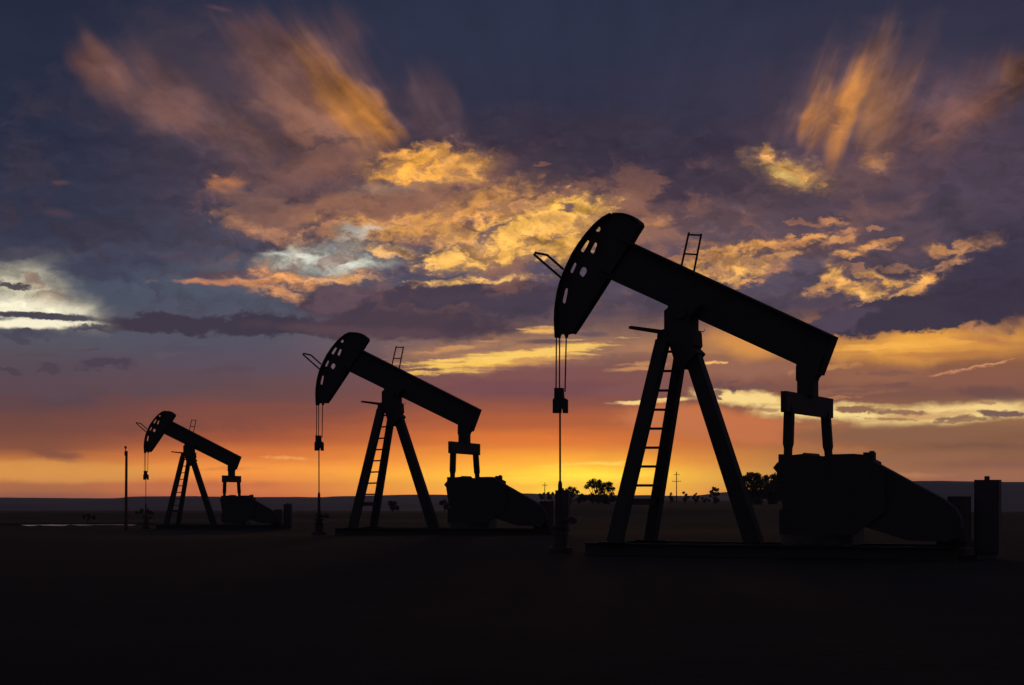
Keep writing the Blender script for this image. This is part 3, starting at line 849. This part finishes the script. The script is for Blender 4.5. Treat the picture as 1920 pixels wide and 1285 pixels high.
def make_pumpjack():
    root = empty('pumpjack', O1, RZ1)
    # base skid
    m = MB()
    xl, xr = L(1135, 1020)[0], L(1815, 1020)[0]
    for y in (-1.1, 1.1):
        m.box((xl, y - .02, .03), (xr, y + .02, .25))
        m.box((xl, y - .12, .001), (xr, y + .12, .028)); m.box((xl, y - .12, .252), (xr, y + .12, .28))
    n = 7
    for k in range(n):
        xx = xl + .1 + (xr - xl - .2) * k / (n - 1)
        m.box((xx - .05, -.978, .06), (xx + .05, .978, .24))
    m.build('base_skid', M_STEEL, root)
    ft = .28
    def foot(p, top): # extend line top->p down to the skid
        p, top = Vector(p), Vector(top)
        d = p - top
        return top + d * ((ft - top.z) / d.z)
    # samson post legs
    at_, ab = L(1243, 640, -.5), L(1153.5, 1014, -1.1)
    bt, bb = L(1280, 640, .5), L(1220, 1014, 1.1)
    rt, rb = L(1297, 660, 0), L(1412, 1012, 0)
    for t, b, w, h in ((at_, ab, .29, .28), (bt, bb, .25, .24), (rt, rb, .36, .3)):
        q = foot(b, t)
        MB().bar(t, q, w * .94, h, w * 1.06, h).box((q[0] - .32, q[1] - .2, ft - .0), (q[0] + .32, q[1] + .2, ft + .03)).build('leg', M_STEEL, root)
    # ladder between the two front legs
    A0, A1, B0, B1 = Vector(at_), Vector(ab), Vector(bt), Vector(bb)
    def on(P0, P1, py, pxg):
        # point on the leg line at picture height py
        lo, hi = 0.0, 1.2
        for _ in range(40):
            t = (lo + hi) / 2
            p = P0 + (P1 - P0) * t
            w = O1 + AX * p.x + AY * p.y + Vector((0, 0, p.z))
            y = HOR - (w.z - CAM_Z) / w.y * FPX
            if y < py: lo = t
            else: hi = t
        return P0 + (P1 - P0) * t
    m = MB()
    for py in (659.7, 696, 732.5, 768.5, 804, 839.7, 875, 910.5):
        m.tube([on(A0, A1, py, 0), on(B0, B1, py, 0)], .03, 8)
    m.build('ladder', M_STEEL, root)
    m = MB()
    m.bar(on(A0, A1, 941, 0), on(B0, B1, 941, 0), .15, .1, side=(1, 0, 0))
    m.build('cross_brace', M_STEEL, root)
    # saddle on top of the post
    pl, pr = -.3, .3
    poly = [X(1251, 560, pl), X(1252, 577, pl), X(1245, 583, pl), X(1245, 617, pl), X(1233, 620, pl), X(1231, 641, pl), X(1262, 643, 0), X(1277, 690, 0), X(1290, 694, 0), X(1308, 682, pr), X(1321, 668, pr), X(1323, 664, pr), X(1314, 655, pr), X(1317.5, 650, pr), X(1316, 625, pr), X(1310, 619, pr), X(1310, 600, pr), X(1330, 575, pr)]
    m = MB().prism(poly, -.3, .3)
    cb = L(1285, 588, 0)
    m.tube([(cb[0], -.38, cb[2]), (cb[0], .38, cb[2])], .16, 16)
    m.build('saddle_bearing', M_STEEL, root)
    h0 = L(1310, 621.5, .3)
    MB().tube([h0, L(1320, 622.5, .3), L(1321.5, 618, .3)], .012, 6).build('hook', M_STEEL, root)
    # short walkway arm pointing to the viewer
    w0 = L(1236, 622, -.302)
    w1 = L(1181, 614, -1.0)
    MB().bar(w0, (w1[0], w1[1], w1[2]), .085, .1, .06, .1, side=(1, 0, 0)).build('service_platform', M_STEEL, root)
    # walking beam: I section with stiffeners
    tl, tr, br, bl = Vector(L(1165, 446)), Vector(L(1568, 632)), Vector(L(1541, 704)), Vector(L(1128, 516))
    xz = lambda v: (v.x, v.z)
    up = (tr - br).normalized(); ax_ = (tr - tl).normalized()
    m = MB()
    m.prism([xz(tl - up * .04), xz(tr - up * .04), xz(br + up * .04), xz(bl + up * .04)], -.015, .015)
    m.bar(tl - up * .02, tr - up * .02, .04, .36); m.bar(bl + up * .02, br + up * .02, .04, .36)
    beam = m.build('walking_beam', M_STEEL, root)
    m = MB()
    m.bar(tr - ax_ * .012, br - ax_ * .012 + up * .0, .024, .364)
    m.build('end_plate', M_STEEL, beam)
    m = MB()
    a0, a1 = L(1277.5, 500, -.16), L(1291.8, 436, -.16)
    b0, b1 = L(1301, 510, .16), L(1315, 438.5, .16)
    for p, q in ((a0, a1), (b0, b1)): m.tube([p, q], .026, 8)
    for pa, pb in (((1291, 440.3), (1314.5, 441.3)), ((1283, 476), (1307.8, 477.7))):
        m.tube([L(*pa, -.16), L(*pb, .16)], .021, 8)
    m.build('guard_rail', M_STEEL, beam)
    # horse head
    hw = .15
    arc_px = [(1154, 401), (1143, 400.2), (1128, 408.3), (1113.8, 420.5), (1099, 437), (1085.5, 454.9), (1073, 474.5), (1063, 495), (1055.5, 512), (1049, 529.7), (1044.5, 548), (1041.5, 566), (1039.6, 582), (1039.0, 598.5), (1039.6, 616), (1040.5, 633)]
    arc = [X(x, y, -hw) for x, y in arc_px]
    back_px = [(1069.5, 634.5), (1070.5, 629), (1079.4, 626.9), (1089.5, 612.7), (1117, 570), (1147, 523)]
    back = [X(x, y, hw) for x, y in back_px]
    headback_px = [(1188.7, 457), (1198, 441), (1207.9, 425.5), (1206.5, 420), (1196, 411.5), (1185.6, 406), (1177.5, 404), (1158, 403.5)]
    hb = [X(x, y, hw) for x, y in headback_px]
    notch = [X(1050.6, 633, 0), X(1052, 628.5, 0), X(1055, 626.5, 0), X(1059, 628.5, 0), X(1060.6, 634.5, 0)]
    outline = arc + notch + back + hb
    def rr(pts, k=3):   # soften the corners of a hole
        out = []
        n_ = len(pts)
        for i in range(n_):
            p0, p1, p2 = Vector(pts[i - 1]), Vector(pts[i]), Vector(pts[(i + 1) % n_])
            a, b = p1 + (p0 - p1) * .3, p1 + (p2 - p1) * .3
            for j in range(k + 1):
                t = j / k
                out.append(tuple(a * (1 - t) ** 2 + p1 * 2 * t * (1 - t) + b * t * t))
        return out
    H = [[(1121.3 + 6.3 * math.cos(t) * .75 + 2 * math.sin(t), 429.6 + 5.2 * math.sin(t) - 2 * math.cos(t)) for t in [2 * math.pi * k / 12 for k in range(12)]],
         [(1099.6, 450.2), (1106.5, 452), (1094.5, 474.5), (1087.5, 470)],
         [(1115.8, 453.5), (1120.5, 457.5), (1113.5, 478), (1105.7, 472.5)],
         [(1077.4, 491.7), (1082, 495.2), (1074, 513.5), (1068.3, 510)],
         [(1091.5, 500.4), (1100, 503), (1100.8, 511), (1093.5, 521), (1085.5, 513)],
         [(1060.2, 539.9), (1066, 541.4), (1060.8, 570.5), (1053.8, 567.2)]]
    holes = []
    for i, hp in enumerate(H):
        hp = [X(x, y, 0) for x, y in hp]
        holes.append(hp if i == 0 else rr(hp))
    m = MB().prism(outline, -.02, .02, holes)
    head = m.build('horse_head', M_STEEL, root)
    MB().strip(arc[1:-1] + arc[-1:], -hw, hw, .03).build('face_plate', M_STEEL, head)
    m = MB().strip(back[2:], -hw, hw, .03).strip(hb + arc[:1], -hw, hw, .03)
    # solid cap block over the beam joint
    m.prism([X(1150, 404, 0), X(1176, 404, 0), X(1203, 424, 0), X(1186, 455, 0), X(1146, 516, 0), X(1128, 505, 0)], -.1, .1)
    m.build('stiffener', M_STEEL, head)
    m = MB()
    for s in (-.04, .04):
        pts = [L(1056, 505, s), L(1026, 478.5, s), L(1003, 474, s), L(1001, 477, s), L(1052, 521, s)]
        m.tube(pts, .03, 8)
    m.build('latch_frame', M_STEEL, head)
    # bridle, carrier bar, rod
    for x, x2 in ((1043.2, 1042.6), (1049.3, 1049.0), (1061.8, 1059.4)):
        MB().tube([L(x, 630), L(x2, 735)], .018, 8).build('wireline', M_CABLE, root)
    cpx = [(1040.7, 727.6), (1055.6, 727.6), (1056.8, 745.9), (1063.7, 750), (1063.7, 775), (1056.8, 775), (1055.6, 766), (1052, 766), (1051.2, 775), (1037.8, 775), (1037.8, 750), (1040.7, 746)]
    MB().prism([X(x, y) for x, y in cpx], -.05, .05).build('carrier_bar', M_STEEL, root)
    MB().tube([L(1050, 770), L(1050.3, 925)], .024, 8).build('polished_rod', M_CABLE, root)
    # tail: equaliser bearing, bar, pitman arms
    q = .18
    npx = [(1494, 676), (1492, 690), (1492, 713), (1494.4, 716), (1494.4, 741)]
    npr = [(1534.6, 745), (1534.6, 716), (1537, 709), (1541.5, 704), (1552, 672)]
    MB().prism([X(x, y, -q) for x, y in npx] + [X(x, y, q) for x, y in npr], -q, q).build('equalizer_bearing', M_STEEL, root)
    e = L(1515, 759.8)
    MB().box((e[0] - .07, -1.7, e[2] - .23), (e[0] + .07, 1.7, e[2] + .225), .02).build('equalizer_bar', M_STEEL, root)
    for y, xt, yt, xb, yb in ((-1.3, 1476.5, 776, 1477, 868), (1.3, 1554.5, 780, 1554.8, 872)):
        b = Vector(L(xb, yb, y))
        t = Vector((e[0], y, e[2] - .1))
        k = t + (b - t) * .66; k2 = t + (b - t) * .74
        MB().bar(t, k, .2, .17).bar(k, k2, .2, .17, .15, .15).bar(k2, b, .15, .15).build('pitman_arm', M_STEEL, root)
    # cranks with counterweights on both sides of the gearbox
    for y in (-1.18, 1.18):
        w = Vector(L(1477 if y < 0 else 1555, 868, y))
        s = Vector((L(1548, 925, 0)[0], y, L(1548, 925, 0)[2]))
        d = (s - w).normalized()
        e2 = s + d * .45
        cr = MB().bar(w - d * .12, e2, .3, .14, .42, .14)
        cr.tube([(s.x, y - .11, s.z), (s.x, y + .11, s.z)], .2, 16)
        cr = cr.build('crank', M_STEEL, root)
        n_ = Vector((d.z, 0, -d.x))
        for sg in (-1, 1):
            c0 = s + d * .1 + n_ * sg * .34
            pts = []
            for k in range(14):
                t = math.pi * k / 13
                v = c0 + d * math.cos(t) * .5 + n_ * sg * math.sin(t) * .26
                pts.append((v.x, v.z))
            MB().prism(pts, y - .09, y + .09).build('counterweight', M_STEEL, cr)
    # gearbox on its pedestal
    gp = [X(1484, 950), X(1484, 858), X(1498, 854.5), X(1519, 852.3), X(1521, 850), X(1525.5, 855.5), X(1563, 856.5), X(1576, 853), X(1613, 852), X(1620, 856), X(1640, 866), X(1640, 950)]
    gb = MB().prism(gp, -.55, .55).build('gearbox', M_STEEL, root)
    f0, f1 = L(1620.5, 857), L(1640.5, 871)
    vent = MB().box((f0[0], -.12, f1[2]), (f1[0], .12, L(1630, 848.5)[2]), .03)
    kx = L(1635, 846.6)
    vent.tube([(kx[0], 0, kx[2] - .06), (kx[0], 0, kx[2] + .01)], .06, 10)
    vent.build('breather_cap', M_STEEL, gb)
    p0, p1 = L(1478, 948), L(1610, 948)
    m = MB().box((p0[0], -.5, ft + .002), (p1[0], .5, L(1500, 951)[2]), .05)
    m.build('gearbox_pedestal', M_CONC, root)
    # sheet steel guard on the viewer's side of the cranks
    yg = -1.45
    gpx = [(1461.7, 1003), (1461.7, 957), (1469, 953.8), (1461.7, 917.9), (1456.8, 886), (1450, 877.5), (1456.8, 868.5), (1460, 866), (1460, 852), (1469.5, 852), (1470.5, 857), (1484, 857),
           (1498, 854.5), (1519, 852.5), (1525.5, 855.8), (1563, 856.2), (1576, 853), (1613.7, 852.3), (1620, 856), (1641, 868), (1645, 869.5), (1660, 877), (1660, 960), (1602, 1003)]
    MB().prism([X(x, y, yg) for x, y in gpx], yg - .02, yg + .02).build('crank_guard', M_STEEL, root)
    # slanting belt guard, motor
    yb_ = -1.36
    bpx = [(1625, 862), (1646, 869.5), (1716.7, 908), (1769, 935.8), (1792, 953.8), (1802, 972), (1804, 992), (1793, 1010), (1765, 1016), (1700, 1013), (1600, 981)]
    MB().prism([X(x, y, yb_) for x, y in bpx], yb_ - .06, yb_ + .2).build('belt_guard', M_STEEL, root)
    ms, me_ = L(1782, 931, -.6), L(1821, 1012, -.6)
    MB().box((ms[0], -.95, ft + .12), (me_[0] - .06, -.25, ms[2]), .09).tube([((ms[0] + me_[0]) / 2, -1.16, .75), ((ms[0] + me_[0]) / 2, -.95, .75)], .07, 12).build('motor', M_RUST, root)
    mb = MB().box((ms[0] - .2, -1.0, ft + .003), (me_[0], -.2, ft + .118))
    mb.build('motor_base', M_STEEL, root)
    return root

def make_wellhead():
    p = L(1050.2, 1030)
    o = O1 + AX * p[0] + AY * p[1]
    root = empty('wellhead', (o.x, o.y, g(o.x, o.y)), RZ1)
    z = lambda py: L(1050, py)[2]
    MB().tube([(0, 0, .001), (0, 0, .12), (0, 0, .121), (0, 0, .42)], [.30, .30, .17, .17], 18).build('casing', M_RUST, root)
    m = MB()
    for k in (.42, .60): m.tube([(0, 0, k), (0, 0, k + .06)], .2, 18)
    m.tube([(0, 0, .48), (0, 0, .6)], .13, 16).tube([(0, 0, .66), (0, 0, .9)], .1, 16)
    m.build('flange', M_RUST, root)
    m = MB().tube([(.1, 0, .78), (.34, 0, .78)], .05, 12).tube([(.34, -.05, .78), (.34, .05, .78)], .09, 12)
    m.build('valve', M_RUST, root)
    m = MB().tube([(0, 0, .9), (0, 0, z(915)), (0, 0, z(907)), (0, 0, z(902))], [.055, .052, .05, .03], 12)
    m.tube([(0, 0, .98), (0, 0, 1.06)], .075, 12)
    m.build('stuffing_box', M_RUST, root)
    return root

def make_cabinet():
    p0, p1 = L(1821, 960, -.1), L(1875, 960, -.1)
    c = O1 + AX * (p0[0] + p1[0]) / 2 + AY * .1
    root = empty('control_cabinet', (c.x, c.y, g(c.x, c.y)), RZ1 + R(2))
    w = (p1[0] - p0[0]) / 2 - .045
    top = L(1848, 900, .1)[2]
    MB().box((-w, -.15, .12), (w, .2, top), .02).build('housing', M_CABINET, root)
    MB().box((-w + .05, -.18, .17), (w - .05, -.152, top - .06)).build('door', M_CABINET, root)
    k = L(1848, 893, .1)[2]
    MB().box((-.02 - .05, 0, top + .001), (-.02 + .05, .09, k), .01).build('conduit_cap', M_CABINET, root)
    m = MB()
    m.box((-w + .06, -.11, 0), (w - .06, .16, .119))
    m.build('plinth', M_CONC, root)
    return root

jack = make_pumpjack(); well = make_wellhead(); cab = make_cabinet()
tag(jack, 'tallest black pumpjack, standing nearest on the right', 'pumpjack', 'pumpjacks in a row')
tag(well, 'wellhead under the horse head of the tallest pumpjack', 'wellhead', 'wellheads under the pumpjacks')
tag(cab, 'upright control cabinet at the far right, behind the tallest pumpjack', 'cabinet', 'control cabinets beside the pumpjacks')
def place_set(px, d, names):
    o, rz = frame(px, d)
    M0 = Matrix.Translation(O1) @ Matrix.Rotation(RZ1, 4, 'Z')
    M1 = Matrix.Translation(o) @ Matrix.Rotation(rz, 4, 'Z')
    for src, lab in zip((jack, well, cab), names):
        c = copy_tree(src)
        loc = M1 @ M0.inverted() @ Vector(src.location)
        c.location = (loc.x, loc.y, g(loc.x, loc.y) if src is not jack else o.z)
        c.rotation_euler = (0, 0, src.rotation_euler.z - RZ1 + rz)
        c['label'] = lab
place_set(742, D1 / .588, ('middle-sized black pumpjack between the tallest and the smallest one',
                       'wellhead under the horse head of the middle-sized pumpjack',
                       'control cabinet just left of the tallest pumpjack, right of its hanging rod'))
place_set(359, D1 / .341, ('smallest and most distant black pumpjack, right of the wooden pole',
                       'wellhead under the horse head of the smallest pumpjack',
                       'small control cabinet right of the smallest pumpjack'))

# ------------------------------------------------------------------ poles
def at(px, d):
    x = (px - 960) / FPX * d
    return Vector((x, d, g(x, d)))
def wooden_pole():
    p = at(236, 112)
    root = tag(empty('utility_pole', p), 'tall bare wooden pole left of the smallest pumpjack', 'pole')
    zt = CAM_Z + (HOR - 846) / FPX * 112 - p.z
    MB().tube([(0, 0, -.3), (.02, 0, zt * .5), (.04, 0, zt)], [.10, .09, .08], 12).build('post', M_WOOD, root, True)
    m = MB().tube([(-.02, 0, zt - .18), (-.02, 0, zt + .22)], .03, 8).tube([(-.02, 0, zt + .15), (-.02, 0, zt + .2), (-.02, 0, zt + .3), (-.02, 0, zt + .33)], [.03, .08, .08, .03], 10)
    m.build('insulator', M_WOOD, root)
    MB().bar((.04, -.11, zt - .3), (.04, -.11, zt - .02), .2, .08).build('bracket', M_STEEL, root)
wooden_pole()
def line_pole(px, d, ytop, arms, lab):
    p = at(px, d)
    root = tag(empty('power_pole', p), lab, 'power pole', 'power poles on the skyline')
    zt = CAM_Z + (HOR - ytop) / FPX * d - p.z
    MB().tube([(0, 0, -.3), (0, 0, zt)], .16, 8, .11).build('post', M_WOOD, root)
    for ya, half in arms:
        za = CAM_Z + (HOR - ya) / FPX * d - p.z
        m = MB().bar((-half, -.2, za), (half, -.2, za), .14, .12)
        for f in (-.92, -.45, .45, .92): m.tube([(f * half, -.2, za + .07), (f * half, -.2, za + .3)], .05, 6)
        m.build('crossarm', M_WOOD, root)
line_pole(1268.5, 520, 884.5, ((890.5, .85), (903, 1.35)), 'power pole with two crossarms between the legs of the tallest pumpjack')
line_pole(1021.5, 620, 905, ((910.5, .9),), 'faint power pole left of the hanging rod of the tallest pumpjack')

# ------------------------------------------------------------------ trees and shrubs
def leaf_crown(clusters, seed, per=130, leaf=.30, flat=1.0):
    per *= 1.7; leaf *= 1.35
    rng = random.Random(seed)
    bm = bmesh.new()
    for (c, r) in clusters:
        n = int(per * (r / .9) ** 2)
        for _ in range(n):
            v = Vector((rng.gauss(0, 1), rng.gauss(0, 1), rng.gauss(0, 1))).normalized()
            rad = r * (rng.random() ** .45) * rng.uniform(.75, 1.12)
            p = c + Vector((v.x, v.y, v.z * flat)) * rad
            a = Vector((rng.gauss(0, 1), rng.gauss(0, 1), rng.gauss(0, 1))).normalized()
            b = a.orthogonal().normalized(); cc = a.cross(b)
            s = leaf * rng.uniform(.5, 1.2)
            bm.faces.new([bm.verts.new(p + b * s * .5), bm.verts.new(p + cc * s * .32), bm.verts.new(p - b * s * .5), bm.verts.new(p - cc * s * .32)])
    me = bpy.data.meshes.new('crown'); bm.to_mesh(me); bm.free()
    return me

def tree(name, px, d, ybase, clusters, seed, lab, cat, group=None, mat=None, trunk=.22, per=130, leaf=.30):
    """clusters: leaf clumps as (photo x, photo y, radius in photo px, metres nearer/farther)"""
    p = at(px, d)
    root = tag(empty(name, p), lab, cat, group)
    rng = random.Random(seed)
    k = d / FPX
    cl = []
    for (x, y, r) in clusters:
        c = Vector(((x - 960) * k, d + rng.uniform(-1, 1) * r * k * 1.2, CAM_Z + (HOR - y) * k)) - p
        cl.append((c, r * k))
    me = leaf_crown(cl, seed, per, leaf)
    me.materials.append(mat or M_LEAF)
    o = bpy.data.objects.new('crown', me); C.objects.link(o); o.parent = root
    zc = min(c.z for c, r in cl)
    fork = Vector((rng.uniform(-.1, .1), 0, max(.3, zc * .55)))
    m = MB().tube([(0, 0, -.15), fork * .5, fork], [trunk * 1.2, trunk, trunk * .85], 8)
    for c, r in cl:
        if r < .35: continue
        mid = fork.lerp(c, .5) + Vector((rng.uniform(-.2, .2), rng.uniform(-.2, .2), rng.uniform(0, .3)))
        m.tube([fork * .95, mid, c], [trunk * .55, trunk * .35, trunk * .12], 6)
    m.build('trunk', M_BARK, root)
    return root
FT = 'trees on the skyline'
tree('tree', 1121, 420, 945, [(1101, 913, 6), (1106, 907, 7), (1113, 903, 6.5), (1119, 908, 8), (1112, 913, 5), (1127, 913, 8), (1124, 904, 5), (1135, 910, 7), (1143, 909, 7), (1149, 917, 5), (1140, 918, 7), (1128, 922, 7), (1118, 921, 5),
      (1110, 930, 6), (1121, 933, 7), (1134, 931, 7), (1147, 927, 6), (1148, 936, 7), (1136, 940, 8)], 11, 'broad open-crowned tree against the yellow glow, left of the front legs of the tallest pumpjack', 'tree', FT, per=150)
tree('tree', 1070, 430, 945, [(1063, 920, 5), (1069, 916, 5), (1076, 918, 5.5), (1082, 923, 5), (1090, 930, 5), (1072, 926, 8), (1086, 938, 7), (1095, 936, 6)], 12, 'low bushy tree just behind the control cabinet by the hanging rod', 'tree', FT, per=150)
tree('tree', 1340, 400, 945, [(1334, 923, 4.5), (1339, 917, 4.8), (1345, 919, 4.2), (1347, 926, 3.6), (1340, 926, 4.5), (1332, 930, 3), (1344, 938, 5)], 13, 'small round-topped tree just left of the rear leg of the tallest pumpjack', 'tree', FT, per=230)
tree('thicket', 1112, 440, 945, [(1090, 932, 6), (1100, 934, 6), (1110, 936, 7), (1122, 937, 7), (1136, 936, 7), (1150, 935, 7), (1160, 937, 6)], 16, 'low dark thicket round the foot of the broad open-crowned tree', 'thicket', FT, per=190)
tree('tree', 1408, 380, 946, [(1398, 898, 8), (1408, 893, 9), (1420, 894, 9), (1396, 910, 9), (1410, 908, 12), (1425, 908, 12), (1400, 924, 11), (1416, 924, 13), (1430, 926, 11), (1400, 938, 9), (1420, 940, 11)], 14, 'large dense tree in the gap right of the rear leg of the tallest pumpjack', 'tree', FT, per=230)
tree('tree', 1452, 385, 946, [(1437, 898, 8), (1449, 896, 9), (1462, 895, 9), (1440, 912, 12), (1456, 910, 12), (1470, 906, 10), (1444, 928, 12), (1462, 928, 13), (1450, 940, 10), (1475, 930, 10)], 15, 'dense dark tree partly behind the crank guard of the tallest pumpjack', 'tree', FT, per=230)
SH = 'shrubs along the skyline'
tree('shrub', 1258, 400, 945, [(1258, 926, 3), (1257, 931, 3.5), (1260, 937, 4.5)], 21, 'narrow upright shrub just left of the two-armed power pole', 'shrub', SH, trunk=.08, per=200, leaf=.25)
tree('shrub', 1284, 410, 945, [(1282, 924, 3), (1286, 929, 3.6), (1290, 933, 3.2), (1285, 937, 4.5)], 22, 'leaning ragged shrub right of the two-armed power pole', 'shrub', SH, trunk=.08, per=200, leaf=.25)
tree('shrub', 1304, 405, 945, [(1303, 929, 3), (1306, 926, 2.4), (1309, 932, 3.2), (1300, 934, 3.4), (1306, 938, 4.5)], 23, 'low pointed shrub midway between the small round-topped tree and the power pole', 'shrub', SH, trunk=.08, per=200, leaf=.25)
tree('shrub', 1322, 430, 945, [(1317, 935, 3), (1324, 936, 3), (1329, 938, 3), (1321, 940, 3.5)], 24, 'flat low shrub left of the small round-topped tree', 'shrub', SH, trunk=.07, per=200, leaf=.25)
tree('shrub', 1036, 560, 945, [(1012, 928, 3), (1020, 926.5, 3), (1028, 925.5, 3.4), (1036, 926, 3.4), (1044, 927, 3.4), (1052, 928, 3.4), (1030, 932, 6), (1046, 933, 6), (1016, 933, 5)], 25, 'long low thicket under the faint single-armed power pole', 'shrub', SH, trunk=.08, per=170, leaf=.32)
FB = 'dark bushes out on the plain'
tree('bush', 737, 330, 958, [(732, 943, 5), (740, 944, 5), (736, 951, 7), (745, 953, 5)], 31, 'dark bush seen between the legs of the middle-sized pumpjack', 'bush', FB, M_SCRUB, .1, 150, .3)
tree('bush', 834, 340, 957, [(828, 944, 5), (834, 941, 5), (842, 946, 5), (836, 951, 6)], 32, 'dark bush against the left edge of the crank guard of the middle-sized pumpjack', 'bush', FB, M_SCRUB, .1, 150, .3)
tree('bush', 165, 165, 975, [(158, 969, 4.5), (166, 967, 5), (174, 970, 4.5)], 33, 'rounded dark bush above the pond, left of the wooden pole', 'bush', FB, M_SCRUB, .1, 190, .25)
tree('bush', 268, 205, 970, [(256, 962, 4), (265, 959, 5), (276, 960, 5), (284, 963, 4)], 34, 'wide dark bush behind the rod of the smallest pumpjack', 'bush', FB, M_SCRUB, .1, 190, .25)

# ------------------------------------------------------------------ thin evening haze
def build_haze():
    m = bpy.data.materials.new('thin_haze')
    m.use_nodes = True
    nt = m.node_tree
    nt.nodes.clear()
    v = nt.nodes.new('ShaderNodeVolumePrincipled')
    v.inputs['Color'].default_value = (.76, .78, .98, 1)
    v.inputs['Density'].default_value = HAZE
    v.inputs['Anisotropy'].default_value = 0.0
    o_ = nt.nodes.new('ShaderNodeOutputMaterial')
    nt.links.new(v.outputs[0], o_.inputs['Volume'])
    b = MB().box((-5400, -5400, -3), (5400, 5400, 45)).build('haze', m)
    tag(b, kind='stuff')
HAZE = 8e-5
build_haze()
